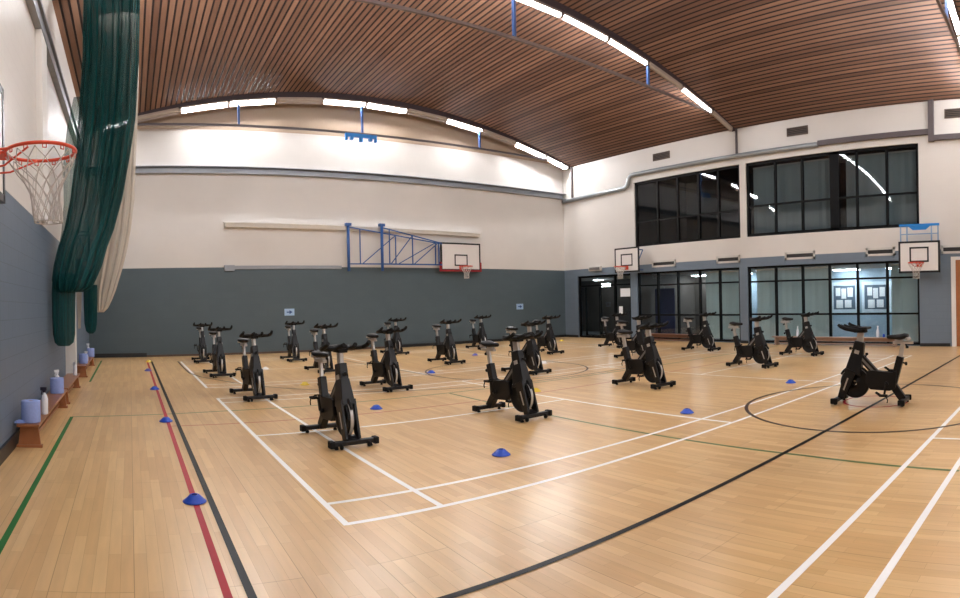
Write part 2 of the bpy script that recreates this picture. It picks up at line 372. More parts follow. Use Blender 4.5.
line([(5.42, 9.2), (5.42, 2.6), (5.3, 1.0)], 0.05, 7)
line([(0.515, 8.17), (17.4, 8.17)], 0.045, 5)
arc = [(1.44, 18.2), (1.44, 16.2), (1.46, 14.8), (1.64, 13.91), (1.9, 13.3), (2.2, 12.6), (2.62, 11.85), (3.08, 11.3), (3.6, 10.8), (4.2, 10.25), (4.9, 9.95), (5.6, 9.72), (6.4, 9.5), (7.4, 9.42), (8.38, 9.4)]
line(arc + [(16.76 - x, y) for x, y in arc[:-1][::-1]], 0.045, 3)
circle(8.4, 11.55, 1.93, 0.045, 3)
line([(6.47, 11.55), (6.0, 18.0)], 0.045, 3); line([(10.33, 11.55), (10.8, 18.0)], 0.045, 3)
struct(fl.build('floor', ['floor', 'line_white', 'line_black', 'line_brown', 'line_red', 'line_rust', 'line_green', 'line_olive']))

# vaulted timber ceiling, UV u = arc length across, v = distance along
bm = bmesh.new(); uvl = bm.loops.layers.uv.new('UVMap'); NS = 64; xs = [XL - 0.2 + (XR - XL + 0.4) * k / NS for k in range(NS + 1)]
al = [0]
for k in range(NS): al.append(al[-1] + math.hypot(xs[k + 1] - xs[k], zc(xs[k + 1]) - zc(xs[k])))
lo = [[bm.verts.new((x, y, zc(x))) for x in xs] for y in (YF - 0.2, YB + 0.2)]
hi = [[bm.verts.new((x, y, zc(x) + 0.2)) for x in xs] for y in (YF - 0.2, YB + 0.2)]
for k in range(NS):
    f = bm.faces.new([lo[0][k], lo[1][k], lo[1][k + 1], lo[0][k + 1]]); f.smooth = True
    for l, (u, v) in zip(f.loops, ((al[k], 0), (al[k], 35), (al[k + 1], 35), (al[k + 1], 0))): l[uvl].uv = (u, v)
    bm.faces.new([hi[0][k], hi[0][k + 1], hi[1][k + 1], hi[1][k]])
    for e in (0, 1): bm.faces.new([lo[e][k], lo[e][k + 1], hi[e][k + 1], hi[e][k]])
for k in (0, NS): bm.faces.new([lo[0][k], lo[1][k], hi[1][k], hi[0][k]])
me = bpy.data.meshes.new('ceiling'); bm.to_mesh(me); bm.free(); me.materials.append(M['ceiling'])
o = bpy.data.objects.new('ceiling', me); COL.objects.link(o); struct(o)

# walls
b = MB(); b.box(XL - 0.2, XL, YF, YB, 0, zc(XL)); struct(b.build('wall_left', 'wall_left'))
def gable(y0, y1):
    xs_ = [XL - 0.2 + (XR - XL + 0.4) * k / 32 for k in range(33)]
    return MB().prism([(XR + 0.2, 0), (XL - 0.2, 0)] + [(x, zc(x) - 0.002) for x in xs_], y0, y1)
struct(gable(YB, YB + 0.2).build('wall_back', 'wall_back'))
struct(gable(YF - 0.2, YF).build('wall_front', 'wall_back'))
UW = [(10.97, 15.92, 3.73, 6.32), (4.55, 10.72, 3.75, 6.32)]
LW_ = [(16.2, 19.35, 0.0, 2.69), (11.04, 15.85, 0.04, 2.69), (4.58, 10.72, 0.04, 2.69)]
b = MB(); XW = XR + 0.25
b.box(XR, XW, YF, 4.55, 0, 7.58); b.box(XR, XW, 19.35, YB, 0, 7.58)
b.box(XR, XW, 4.55, 19.35, 6.32, 7.58); b.box(XR, XW, 4.55, 19.35, 2.69, 3.73)
b.box(XR, XW, 15.92, 19.35, 3.73, 6.32); b.box(XR, XW, 10.72, 10.97, 3.73, 6.32)
b.box(XR, XW, 15.85, 16.2, 0, 2.69); b.box(XR, XW, 10.72, 11.04, 0, 2.69); b.box(XR, XW, 4.55, 4.58, 0, 2.69)
struct(b.build('wall_right', 'wall_right'))
# skirtings
struct(MB().box(XL, XL + 0.03, YF, YB, 0, 0.16).build('baseboard_left', 'black_skirt'))
b = MB(); b.mat(0).box(XL, 0.55, YB - 0.03, YB, 0, 0.14).box(9.6, XR, YB - 0.03, YB, 0, 0.11); b.mat(1).box(0.55, 9.6, YB - 0.02, YB, 0, 0.07)
struct(b.build('baseboard_back', ['black_skirt', 'brown_skirt']))
b = MB()
for y0, y1 in ((3.62, 4.58), (10.72, 11.04), (15.85, 16.2), (19.35, YB - 0.03), (YF, 1.2)): b.box(XR - 0.025, XR, y0, y1, 0, 0.1)
struct(b.build('baseboard_right', 'black_skirt'))
# steel ring beam round the hall
b = MB()
def chan(p, q, h, dep, nrm):
    """channel section: web against the wall with two flanges"""
    p, q, n = Vector(p), Vector(q), Vector(nrm)
    b.bar(p + n * 0.01, q + n * 0.01, 0.02, h); 
    for s_ in (-1, 1): b.bar(p + n * dep / 2 + Vector((0, 0, s_ * h / 2)), q + n * dep / 2 + Vector((0, 0, s_ * h / 2)), dep, 0.02)
chan((XL, YB, 6.31), (XR, YB, 6.31), 0.22, 0.22, (0, -1, 0))
struct(b.build('trim_1', 'steel'))
b = MB(); X = XR - 0.09
b.mat(0).tube([(X, 20.1, 6.08), (X, 16.35, 6.14), (X, 16.2, 6.2), (X, 16.14, 6.32), (X, 16.1, 6.5), (X, 16.0, 6.6), (X, 15.8, 6.62), (X, 7.9, 6.58)], 0.085, 12)
b.mat(1).box(XR - 0.12, XR, 4.2, 7.9, 6.54, 6.70).box(XR - 0.12, XR, 4.03, 4.2, 6.31, 7.58).box(XR - 0.12, XR, YF, 4.03, 6.34, 6.5)
struct(b.build('trim_2', ['galv', 'steel_brown']))
b = MB(); b.box(XL, XL + 0.06, YF, YB - 0.25, 6.0, 6.4).box(XL, XL + 0.11, YF, YB - 0.25, 6.36, 6.42).box(XL, XL + 0.11, YF, YB - 0.25, 5.98, 6.03); struct(b.build('trim_3', 'steel'))

# roof ribs with their level tie, blue hangers and light fittings
ORD = ['first', 'second', 'third', 'fourth', 'fifth', 'sixth', 'seventh', 'eighth', 'ninth', 'tenth', 'eleventh', 'twelfth', 'thirteenth']
xsr = [XL + (XR - XL) * k / 40 for k in range(41)]
RIBS = [(19.65, 'rear', 7.72), (11.15, 'middle', 7.8), (2.65, 'near', 7.8), (-5.85, 'distant', 7.86), (-13.2, 'far end', 7.86)]
PIECES = [(0.14, 1), (1.76, 0), (3.41, 1), (5.06, 1), (6.72, 0), (8.37, 1), (10.02, 1), (11.68, 0), (13.33, 1), (14.96, 0), (16.6, 1), (17.85, 1)]
for Y, nm, zt in RIBS:
    b = MB()
    for x0, x1 in zip(xsr, xsr[1:]):
        b.bar((x0, Y, (zf(x0) + zc(x0)) / 2 + 0.04), (x1, Y, (zf(x1) + zc(x1)) / 2 + 0.04), 0.13, zc((x0 + x1) / 2) - zf((x0 + x1) / 2) + 0.01)
    r = struct(b.build('trim_%d' % (4 + RIBS.index((Y, nm, zt))), 'rib'))
    dxt = HW * math.sqrt(1 - (zt - 7.47) / 1.34)
    b = MB().box(XC - dxt, XC + dxt, Y - 0.03, Y + 0.03, zt - 0.035, zt + 0.035)
    t = b.build('roof_tie', 'tie_brown' if Y < 19 else 'steel_brown'); tag(t, 'dark level steel tie spanning the hall under the %s roof rib' % nm, 'roof tie')
    for x in ((3.75, 8.2, 13.2) if Y > 19 else (3.75, 8.53, 13.35)):
        MB().bar((x, Y, zt + 0.04), (x, Y, zf(x) - 0.02), 0.07, 0.07, upv=(0, 1, 0)).build('hanger', 'blue_dark', t)
    for x in (XR - 0.06,):
        MB().bar((x, Y - 0.12, 6.6 if 4 < Y < 16 else 6.2), (x, Y - 0.12, zc(x) - 0.02), 0.06, 0.06, upv=(0, 1, 0)).build('wall_post', 'steel_brown', t)
    prev = XL + 0.55
    n_ = 0
    for i, (xe, on) in enumerate(PIECES):
        x0, x1 = prev + 0.03, xe - 0.03; prev = xe
        if Y == 11.15 and xe < 8: on = 1
        if Y == 11.15 and 11 < xe < 13.4: on = 1
        if Y == 11.15 and 13.3 < xe < 14: on = 0
        if Y == 11.15 and 14 < xe < 15: on = 0
        if Y == 11.15 and xe in (14.96,): on = 0
        if Y == 11.15 and xe == 16.6: on = 1
        if Y == 11.15 and xe == 17.85: on = 0
        if Y == 11.15 and xe == 13.33: on = 1
        if Y < 3: on = 1
        xm = (x0 + x1) / 2; sl = math.atan2(zf(x1) - zf(x0), x1 - x0); L_ = math.hypot(x1 - x0, zf(x1) - zf(x0))
        t = thing('ceiling_light', '%s fluorescent batten from the left along the %s roof rib, %s' % (ORD[i], nm, 'lit' if on else 'unlit'), 'ceiling light', (xm, Y, zf(xm)), 0, 'fluorescent battens under the roof ribs')
        t.rotation_euler = (0, -sl, 0)
        MB().box(-L_ / 2, L_ / 2, -0.075, 0.075, 0.0, 0.06, 0.01).box(-L_ / 2 - 0.02, -L_ / 2 + 0.03, -0.06, 0.06, -0.07, 0.03).box(L_ / 2 - 0.03, L_ / 2 + 0.02, -0.06, 0.06, -0.07, 0.03).build('housing', 'housing', t)
        if Y > 19: MB().box(-L_ / 2 + 0.02, L_ / 2 - 0.02, 0.058, 0.064, -0.125, 0.03).build('added_shade_skirt', 'housing', t)  # skirt added to keep tube light off the wall above the tie
        MB().prism([(-0.055, 0.0), (-0.055, -0.035), (-0.03, -0.065), (0.03, -0.065), (0.055, -0.035), (0.055, 0.0)], -L_ / 2 + 0.035, L_ / 2 - 0.035).build('tube', ('tube_on_rear' if Y > 19 else 'tube_on') if on else 'tube_off', t).rotation_euler = (0, 0, PI / 2)

# blue bracket hanging on the rear tie
t = thing('climbing_bracket', 'bright blue bracket hung on the rear roof tie high over the back wall', 'bracket', (8.1, 19.55, 7.45))
MB().box(-0.6, 0.6, -0.05, 0.05, 0.1, 0.22, 0.01).box(-0.6, -0.52, -0.05, 0.05, -0.02, 0.1).box(0.52, 0.6, -0.05, 0.05, -0.02, 0.1).box(-0.06, 0.06, -0.05, 0.05, -0.05, 0.1).build('crossbar', 'blue_bright', t)
MB().box(-0.42, -0.3, -0.06, 0.06, -0.0, 0.12).build('clamp', 'blue_bright', t); MB().box(0.3, 0.42, -0.06, 0.06, 0.0, 0.12).build('clamp', 'blue_bright', t)

# ---------------------------------------------------------------- windows in the right wall
def window(name, y0, y1, z0, z1, mull, rails, glass, depth=0.1, x=XR + 0.06, fw=0.07, thick=()):
    b = MB()
    b.box(x, x + depth, y0, y0 + fw, z0, z1).box(x, x + depth, y1 - fw, y1, z0, z1).box(x, x + depth, y0, y1, z1 - fw, z1).box(x, x + depth, y0, y1, z0, z0 + fw)
    for m_ in mull: b.box(x, x + depth, m_ - 0.035, m_ + 0.035, z0, z1)
    for a_, c_ in thick: b.box(x, x + depth, a_, c_, z0, z1)
    for r_ in rails: b.box(x + 0.01, x + depth - 0.01, y0, y1, r_ - 0.03, r_ + 0.03)
    fr = struct(b.build(name, 'frame_black'))
    g = MB().box(x + 0.045, x + 0.055, y0 + 0.02, y1 - 0.02, z0 + 0.02, z1 - 0.02).build('window_pane', glass, fr)
    return fr
window('window_1', *UW[0], (11.92, 12.8, 13.78, 14.76), (4.72,), 'glass_dark', fw=0.09)
window('window_2', *UW[1], (5.61, 6.62, 8.57, 9.59), (4.8,), 'glass_mid', fw=0.09, thick=((7.24, 7.56),))
window('window_3', *LW_[1], (11.93, 12.82, 13.84, 14.83), (2.17, 1.0), 'glass')
window('window_4', *LW_[2], (5.65, 6.65, 7.63, 8.61, 9.63), (2.16, 1.02), 'glass')
window('window_5', *LW_[0], (17.15,), (2.25,), 'glass', fw=0.08)
# gallery behind the upper windows
struct(MB().box(XR + 0.25, 22.6, 4.0, 16.6, 3.36, 3.42).build('floor', 'corr_floor'))
struct(MB().box(22.5, 22.6, 4.0, 16.6, 3.42, 7.0).box(XR + 0.25, 22.5, 3.9, 4.0, 3.42, 7.0).box(XR + 0.25, 22.5, 16.6, 16.7, 3.42, 7.0).build('wall_far', 'gallery'))
struct(MB().box(XR + 0.25, 22.6, 3.9, 16.7, 7.0, 7.1).build('ceiling', 'gallery'))
def blinds(label, y0, y1, z0, z1, x, pitch=0.125, group='vertical blinds behind the glass'):
    t = thing('vertical_blind', label, 'blind', (x, (y0 + y1) / 2, z0), 0, group)
    h = z1 - z0; b = MB(); n = int((y1 - y0) / pitch)
    for k in range(n):
        y = -(y1 - y0) / 2 + pitch * (k + 0.5); a = math.radians(24 + random.uniform(-14, 14))
        b.box(-0.002, 0.002, y - 0.06, y + 0.06, 0.02, h - 0.05, rot=Matrix.Rotation(a, 3, 'Z'))
    b.build('slats', 'blind', t)
    MB().box(-0.03, 0.03, -(y1 - y0) / 2, (y1 - y0) / 2, h - 0.05, h).build('headrail', 'white', t)
blinds('grey vertical blind in the right half of the large upper window', 4.72, 7.2, 3.78, 6.2, XR + 0.36)
blinds('grey vertical blind in the left half of the large upper window', 7.6, 10.6, 3.78, 6.2, XR + 0.36)
blinds('pale green vertical blind at the right end of the smaller ground floor window', 11.1, 12.78, 0.1, 2.6, XR + 0.36)
blinds('pale green vertical blind in the left half of the larger ground floor window', 7.66, 10.58, 0.1, 2.6, XR + 0.36)
blinds('short pale green vertical blind at the right end of the larger ground floor window', 4.72, 5.6, 0.1, 2.6, XR + 0.36)

# corridor and lobby behind the ground floor glass
CX = 22.0
struct(MB().box(XR + 0.25, CX + 0.1, 3.6, 24.5, -0.1, -0.002).build('floor', 'corr_floor'))
struct(MB().box(XR + 0.25, CX + 0.1, 3.6, 24.5, 2.66, 2.9).build('ceiling', 'corr_ceil'))
b = MB(); b.mat(0).box(CX, CX + 0.1, 3.6, 13.6, 0, 2.82).box(XR + 0.25, CX, 3.5, 3.6, 0, 2.82).mat(1).box(CX, CX + 0.1, 13.6, 24.5, 0, 2.82).box(XR + 0.25, CX, 24.4, 24.5, 0, 2.82).box(XR + 0.26, XR + 0.36, YB, 24.4, 0, 2.82)
struct(b.build('wall_outer', ['corr_wall', 'corr_dark']))
struct(MB().box(XR + 0.26, CX, 15.85, 15.95, 0, 2.82).build('wall_side', 'corr_dark'))
for i, (x, y, lx, ly) in enumerate([(21.4, 8.3, 0.5, 1.0), (21.3, 6.2, 0.5, 0.9), (21.4, 15.1, 0.5, 0.7), (21.4, 13.9, 0.5, 0.6), (21.3, 12.9, 0.5, 0.8), (20.6, 20.6, 0.4, 0.4), (21.3, 10.6, 0.5, 0.9)]):
    lab = ['seen through the clear panes by the noticeboards', 'nearest the right end of the corridor', 'at the left end of the smaller glazed bay', 'above the navy banner', 'behind the pale blind of the smaller bay', 'in the dark entrance lobby', 'behind the blind of the larger bay'][i]
    t = thing('corridor_light', 'white ceiling light %s' % lab, 'ceiling light', (x, y, 2.66), 0, 'corridor ceiling lights')
    MB().box(-lx / 2, lx / 2, -ly / 2, ly / 2, -0.04, -0.001).build('trim_frame', 'white', t)
    MB().box(-lx / 2 + 0.05, lx / 2 - 0.05, -ly / 2 + 0.02, ly / 2 - 0.02, -0.07, -0.041).build('diffuser', 'panel_on', t)
t = thing('wall_light', 'small glowing oval wall light deep inside the dark entrance lobby', 'wall light', (CX, 21.4, 2.3))
MB().box(-0.06, -0.001, -0.34, 0.34, 0, 0.2, 0.02).build('housing', 'white', t)
MB().box(-0.075, -0.061, -0.3, 0.3, 0.03, 0.17).build('diffuser', 'panel_on', t)
# noticeboards on the corridor wall
for y0, y1, lab in ((8.05, 9.2, 'left'), (6.7, 7.9, 'right')):
    t = thing('noticeboard', 'framed noticeboard with pinned white sheets behind glass, the %s of two' % lab, 'noticeboard', (CX, (y0 + y1) / 2, 0.95), 0, 'noticeboards in the corridor')
    h, wv = 1.2, (y1 - y0) / 2
    MB().box(-0.04, -0.001, -wv, wv, 0, h, 0.008).build('frame', 'poster_glow', t)
    MB().box(-0.05, -0.04, -wv + 0.12, wv - 0.12, 0.13, h - 0.13).build('board', 'pin_dark', t)
    for (a, c_, d, e) in ((-0.36, -0.14, 0.62, 0.98), (-0.08, 0.12, 0.55, 0.95), (0.16, 0.36, 0.66, 0.98), (-0.3, -0.02, 0.2, 0.5), (0.06, 0.34, 0.18, 0.5)):
        MB().box(-0.056, -0.051, a, c_, d, e).build('sheet', 'paper', t)
t = thing('banner', 'tall navy blue banner standing in the corridor behind the smaller bay', 'banner', (20.4, 16.0, 0))
t.location = (19.0, 15.25, 0)
MB().box(-0.02, 0.02, -0.55, 0.45, 0.12, 2.05).build('fabric', 'navy', t)
MB().box(-0.12, 0.12, -0.56, 0.46, 0, 0.1, 0.01).build('base', 'black_paint', t)
MB().tube([(0.04, 0, 0.1), (0.04, 0, 2.08)], 0.012, 8).build('pole', 'steel', t)
# entrance double door behind the lobby glazing, with notices on the side glass
d1 = MB().box(XR + 0.17, XR + 0.2, 17.2, 18.1, 0.03, 0.13).box(XR + 0.17, XR + 0.2, 18.15, 19.05, 0.03, 0.13).box(XR + 0.17, XR + 0.2, 17.2, 17.3, 0.03, 2.2).box(XR + 0.17, XR + 0.2, 18.05, 18.2, 0.03, 2.2).box(XR + 0.17, XR + 0.2, 18.95, 19.05, 0.03, 2.2)
struct(d1.build('door_2', 'frame_black'))
for y, z, h, wv, lab in ((16.55, 1.75, 0.34, 0.62, 'wide white notice taped high on the lobby side glass'), (16.85, 1.05, 0.3, 0.2, 'small white notice taped low on the lobby side glass')):
    tag(MB().box(XR + 0.095, XR + 0.104, y - wv / 2, y + wv / 2, z, z + h).build('paper_notice', 'paper'), lab, 'notice', 'notices on the lobby glass')
# wooden door at the right edge
b = MB(); b.box(XR - 0.04, XR - 0.001, 3.42, 3.56, 0, 2.76).box(XR - 0.04, XR - 0.001, 1.3, 1.44, 0, 2.76).box(XR - 0.04, XR - 0.001, 1.44, 3.42, 2.66, 2.76)
d = struct(b.build('door_1', 'white'))
MB().box(XR - 0.035, XR - 0.004, 2.44, 3.415, 0.01, 2.655, 0.004).box(XR - 0.035, XR - 0.004, 1.445, 2.43, 0.01, 2.655, 0.004).build('door_leaf', 'door_wood', d)
MB().tube([(XR - 0.04, 2.55, 1.0), (XR - 0.09, 2.55, 1.0), (XR - 0.09, 2.55, 1.3), (XR - 0.04, 2.55, 1.3)], 0.012, 8).build('door_handle', 'bike_silver', d)
# vents
for y0, y1, lab in ((14.05, 14.88, 'above the smaller upper window'), (8.28, 9.06, 'above the large upper window'), (2.9, 3.7, 'at the far right beyond the vertical beam'), (18.2, 18.2, '')):
    if y0 == y1: continue
    t = thing('wall_vent', 'brown slatted vent high under the timber ceiling, %s' % lab, 'vent', (XR, (y0 + y1) / 2, 7.14), 0, 'high brown vents')
    h, wv = 0.14, (y1 - y0) / 2
    MB().box(-0.03, -0.001, -wv, wv, -h, -h + 0.03).box(-0.03, -0.001, -wv, wv, h - 0.03, h).box(-0.03, -0.001, -wv, -wv + 0.03, -h, h).box(-0.03, -0.001, wv - 0.03, wv, -h, h).build('frame', 'vent_brown', t)
    b = MB()
    for k in range(4): b.box(-0.025, -0.006, -wv + 0.03, wv - 0.03, -h + 0.04 + k * 0.055, -h + 0.055 + k * 0.055, rot=Matrix.Rotation(0.5, 3, 'Y'))
    b.mat(1).box(-0.005, -0.001, -wv + 0.03, wv - 0.03, -h + 0.03, h - 0.03)
    b.build('louvres', ['vent_brown', 'vent_dark'], t)
for y0, y1, lab in ((13.86, 15.04, 'over the left part of the smaller ground floor window'), (11.0, 12.0, 'over the right part of the smaller ground floor window'), (8.1, 9.22, 'over the left part of the larger ground floor window'), (5.35, 6.32, 'beside the right hand hoop'), (2.75, 3.87, 'above the wooden door')):
    t = thing('slot_vent', 'white slot vent, %s' % lab, 'vent', (XR, (y0 + y1) / 2, 2.99), 0, 'white slot vents')
    h, wv = 0.13, (y1 - y0) / 2
    MB().box(-0.022, -0.001, -wv, wv, -h, -h + 0.07).box(-0.022, -0.001, -wv, wv, h - 0.07, h).box(-0.022, -0.001, -wv, -wv + 0.07, -h, h).box(-0.022, -0.001, wv - 0.07, wv, -h, h).build('frame', 'vent_frame', t)
    MB().box(-0.01, -0.001, -wv + 0.07, wv - 0.07, -h + 0.07, h - 0.07).box(-0.02, -0.01, -wv + 0.07, wv - 0.07, -0.012, 0.0).build('slot', 'vent_dark', t)
t = thing('emergency_light', 'pale grey emergency light box on the wall above the lobby door', 'emergency light', (XR, 18.15, 2.88))
MB().box(-0.12, -0.001, -0.36, 0.36, 0, 0.2, 0.015).build('housing', 'vent_frame', t)
MB().box(-0.13, -0.12, -0.31, 0.31, 0.03, 0.15).build('lens', 'bike_grey', t)

# ---------------------------------------------------------------- things on the back wall
t = thing('wall_duct', 'long cream boxed duct running across the back wall above the blue frame', 'duct', (8.3, YB, 4.36))
MB().prism([(-5.03, 0.0), (5.06, -0.1), (5.06, 0.04), (-5.03, 0.16)], -0.2, -0.001).build('duct_body', mat('duct_cream', srgb(204, 196, 184), 0.5), t)
MB().prism([(-5.06, 0.15), (5.08, 0.035), (5.08, 0.06), (-5.06, 0.18)], -0.22, -0.001).build('duct_lid', 'white', t)
tag(MB().box(3.24, 7.5, YB - 0.06, YB - 0.001, 2.93, 3.05, 0.01).mat(0).box(3.24, 3.6, YB - 0.1, YB - 0.001, 2.87, 3.07, 0.01).build('cable_trunking', 'steel'), 'grey cable trunking along the paint line of the back wall', 'cable trunking')
for x, lab in ((5.53, 'left'), (15.45, 'right')):
    t = thing('arrow_sign', 'small pale blue arrow sign low on the back wall, %s one' % lab, 'sign', (x, YB, 1.42), 0, 'arrow signs on the back wall')
    MB().box(-0.18, 0.18, -0.012, -0.001, -0.12, 0.12).build('plate', 'sign_blue', t)
    MB().prism([(-0.1, -0.02), (0.0, -0.02), (0.0, -0.07), (0.11, 0.0), (0.0, 0.07), (0.0, 0.02), (-0.1, 0.02)], -0.018, -0.0125).build('arrow', 'sign_mark', t)

# ---------------------------------------------------------------- basketball hoops
def hoop_net(R0, drop, n=12, r=0.004, sway=(0, 0)):
    b = MB()
    def pt(k, t): 
        rr = R0 * (1 - 0.62 * math.sin(min(1, t * 1.15) * PI / 2)) + 0.01 * math.sin(t * 9)
        a = 2 * PI * k / n
        return (rr * math.cos(a) + sway[0] * t, rr * math.sin(a) + sway[1] * t, -drop * t)
    T = 7
    for k in range(n):
        for d in (1, -1):
            b.tube([pt(k, 0)] + [pt(k + (0.5 * d if j % 2 else 0) , j / T) for j in range(1, T + 1)], r, 5, cap=False)
    for j in (T,): b.tube([pt(k, j / T) for k in range(n)], r, 5, closed=True)
    return b
def make_hoop(name, label, wd, ht, zb, rim_z, off, loc, rz, group, sq=(0.6, 0.45), frame='blue', pad=False, R0=0.235, net_r=0.005, top_frame=0.0, border='black_paint', sway=(0, 0)):
    """local: board in the plane y=0 facing -y; supports go to y=+off (wall)"""
    t = thing(name, label, 'basketball hoop', loc, rz, group)
    MB().box(-wd / 2, wd / 2, 0, 0.03, zb, zb + ht).build('backboard', 'board_white', t)
    b = MB(); e = 0.05
    for (x0, x1, z0, z1) in ((-wd / 2 - .01, wd / 2 + .01, zb - .01, zb + e), (-wd / 2 - .01, wd / 2 + .01, zb + ht - e, zb + ht + .01), (-wd / 2 - .01, -wd / 2 + e, zb, zb + ht), (wd / 2 - e, wd / 2 + .01, zb, zb + ht)): b.box(x0, x1, -0.006, 0.036, z0, z1)
    s0 = rim_z + 0.03
    for (x0, x1, z0, z1) in ((-sq[0] / 2, sq[0] / 2, s0, s0 + e), (-sq[0] / 2, sq[0] / 2, s0 + sq[1] - e, s0 + sq[1]), (-sq[0] / 2, -sq[0] / 2 + e, s0, s0 + sq[1]), (sq[0] / 2 - e, sq[0] / 2, s0, s0 + sq[1])): b.box(x0, x1, -0.006, 0.0, z0, z1)
    b.build('board_border', border, t)
    if pad:
        MB().box(-wd / 2 - 0.04, wd / 2 + 0.04, -0.02, 0.06, zb - 0.05, zb + 0.02, 0.01).box(-wd / 2 - 0.05, -wd / 2 + 0.02, -0.02, 0.06, zb - 0.05, zb + 0.32, 0.01).box(wd / 2 - 0.02, wd / 2 + 0.05, -0.02, 0.06, zb - 0.05, zb + 0.32, 0.01).build('edge_padding', 'board_red', t)
    cy = -0.15 - R0
    b = MB(); b.tube([(R0 * math.cos(2 * PI * k / 36), cy + R0 * math.sin(2 * PI * k / 36), rim_z) for k in range(36)], 0.012, 8, closed=True)
    for k in range(12):
        a = 2 * PI * (k + .5) / 12; b.tube([(R0 * math.cos(a + u), cy + R0 * math.sin(a + u), rim_z - 0.012 - h_) for u, h_ in ((-0.05, 0), (-0.05, 0.02), (0.05, 0.02), (0.05, 0))], 0.004, 5)
    b.build('rim', 'orange', t)
    b = MB(); b.box(-0.09, 0.09, -0.02, 0, rim_z - 0.12, rim_z + 0.04, 0.004).box(-0.07, 0.07, -0.17, -0.01, rim_z - 0.012, rim_z + 0.004)
    for s_ in (-1, 1):
        b.tube([(0.07 * s_, 0, rim_z), (0.12 * s_, -0.1, rim_z), (R0 * 0.62 * s_, cy + R0 * 0.78, rim_z)], 0.008, 7)
        b.tube([(0.07 * s_, -0.01, rim_z - 0.11), (0.1 * s_, -0.16, rim_z - 0.1), (R0 * 0.8 * s_, cy + 0.05, rim_z - 0.012)], 0.007, 7)
    b.build('rim_bracket', 'orange', t)
    n = hoop_net(R0, 0.45, r=net_r, sway=sway).build('net', 'cord', t); n.location = (0, cy, rim_z - 0.02)
    if off:
        b = MB()
        for s_ in (-1, 1):
            for z in (zb + 0.08, zb + ht - 0.08): b.bar((s_ * wd * 0.3, 0.03, z), (s_ * wd * 0.3, off - 0.01, z), 0.04, 0.04)
            b.bar((s_ * wd * 0.3, 0.05, zb), (s_ * wd * 0.3, 0.05, zb + ht + top_frame), 0.04, 0.04, upv=(0, 1, 0))
            b.bar((s_ * wd * 0.3, 0.06, zb + 0.08), (s_ * wd * 0.3, off - 0.02, zb + ht - 0.1), 0.03, 0.03)
        if top_frame:
            for s_ in (-1, 1): b.bar((s_ * wd * 0.46, 0.05, zb + ht - 0.05), (s_ * wd * 0.46, 0.05, zb + ht + top_frame), 0.035, 0.035, upv=(0, 1, 0))
            for z in (zb + ht + top_frame * 0.45,): b.bar((-wd * 0.46, 0.05, z), (wd * 0.46, 0.05, z), 0.03, 0.03)
            MB().box(-wd * 0.49, wd * 0.49, 0.02, 0.09, zb + ht + top_frame - 0.04, zb + ht + top_frame + 0.03, 0.008).prism([(-0.34, zb + ht + top_frame - 0.04), (0.34, zb + ht + top_frame - 0.04), (0.2, zb + ht + top_frame - 0.15), (-0.2, zb + ht + top_frame - 0.15)], 0.03, 0.08).build('top_bar', 'blue_bright', t)
            b.box(-wd * 0.3, wd * 0.3, 0.05, 0.075, zb + ht * 0.3, zb + ht * 0.3 + 0.04)
        else: b.box(-wd * 0.3, wd * 0.3, 0.035, 0.065, zb + ht * 0.5, zb + ht * 0.5 + 0.04)
        b.build('support_frame', frame, t)
    return t
# big folding hoop on the back wall: frame lies to the left of the board
hb = make_hoop('basketball_hoop', 'basketball hoop with red padded edge on the back wall beside a blue truss', 1.8, 1.06, 2.9, 3.04, 0.32, (12.35, 19.86, 0), 0, 'basketball hoops', frame='blue', pad=True)
b = MB()
X0_ = -4.66
for dy, dx in ((0.07, 0.0), (-0.08, 1.25)):
    b.tube([(X0_ + dx, dy, 2.84), (X0_ + dx, dy, 4.5)], 0.055, 10)
    b.box(X0_ + dx - 0.11, X0_ + dx + 0.11, dy - 0.07, dy + 0.07, 4.46, 4.56)
    x0, x1 = X0_ + dx, -0.92; z0 = 4.42; z1 = 3.92
    b.bar((x0, dy, z0), (x1, dy, z1), 0.04, 0.04); b.bar((x0, dy, 3.1), (x1, dy, 3.1), 0.04, 0.04)
    for f_ in (0.12, 0.5, 0.95): b.bar((x0 + (x1 - x0) * f_, dy, 3.1), (x0 + (x1 - x0) * f_, dy, z0 + (z1 - z0) * f_), 0.035, 0.035, upv=(0, 1, 0))
    for f0, f1 in ((0.14, 0.5), (0.52, 0.95)): b.bar((x0 + (x1 - x0) * f0, dy, 3.1), (x0 + (x1 - x0) * f1, dy, z0 + (z1 - z0) * f1), 0.03, 0.03)
b.bar((X0_, 0.07, 3.1), (X0_ + 1.25, -0.08, 3.1), 0.04, 0.04).bar((-0.95, -0.08, 3.92), (-0.86, 0.02, 3.9), 0.05, 0.05).bar((-0.95, -0.08, 3.1), (-0.86, 0.02, 3.1), 0.05, 0.05)
b.build('swing_truss', 'blue', hb)
make_hoop('basketball_hoop', 'basketball hoop with pale blue raised frame on the right wall beside the wooden door', 1.27, 0.94, 2.28, 2.56, 0.55, (XR - 0.56, 4.43, 0), -PI / 2, 'basketball hoops', sq=(0.6, 0.46), frame='blue_pale', top_frame=0.5)
make_hoop('basketball_hoop', 'small looking basketball hoop on the right wall above the entrance lobby glazing', 1.27, 0.96, 2.71, 2.92, 0.55, (XR - 0.56, 15.88, 0), -PI / 2, 'basketball hoops', sq=(0.62, 0.48), frame='blue_dark')
make_hoop('basketball_hoop', 'large close orange hoop with hanging net sticking out of the left wall', 1.3, 0.88, 2.46, 2.66, 0.425, (XL + 0.43, 3.92, 0), PI / 2, 'basketball hoops', sq=(0.55, 0.42), frame='blue_dark', net_r=0.004, sway=(0.0, -0.05))
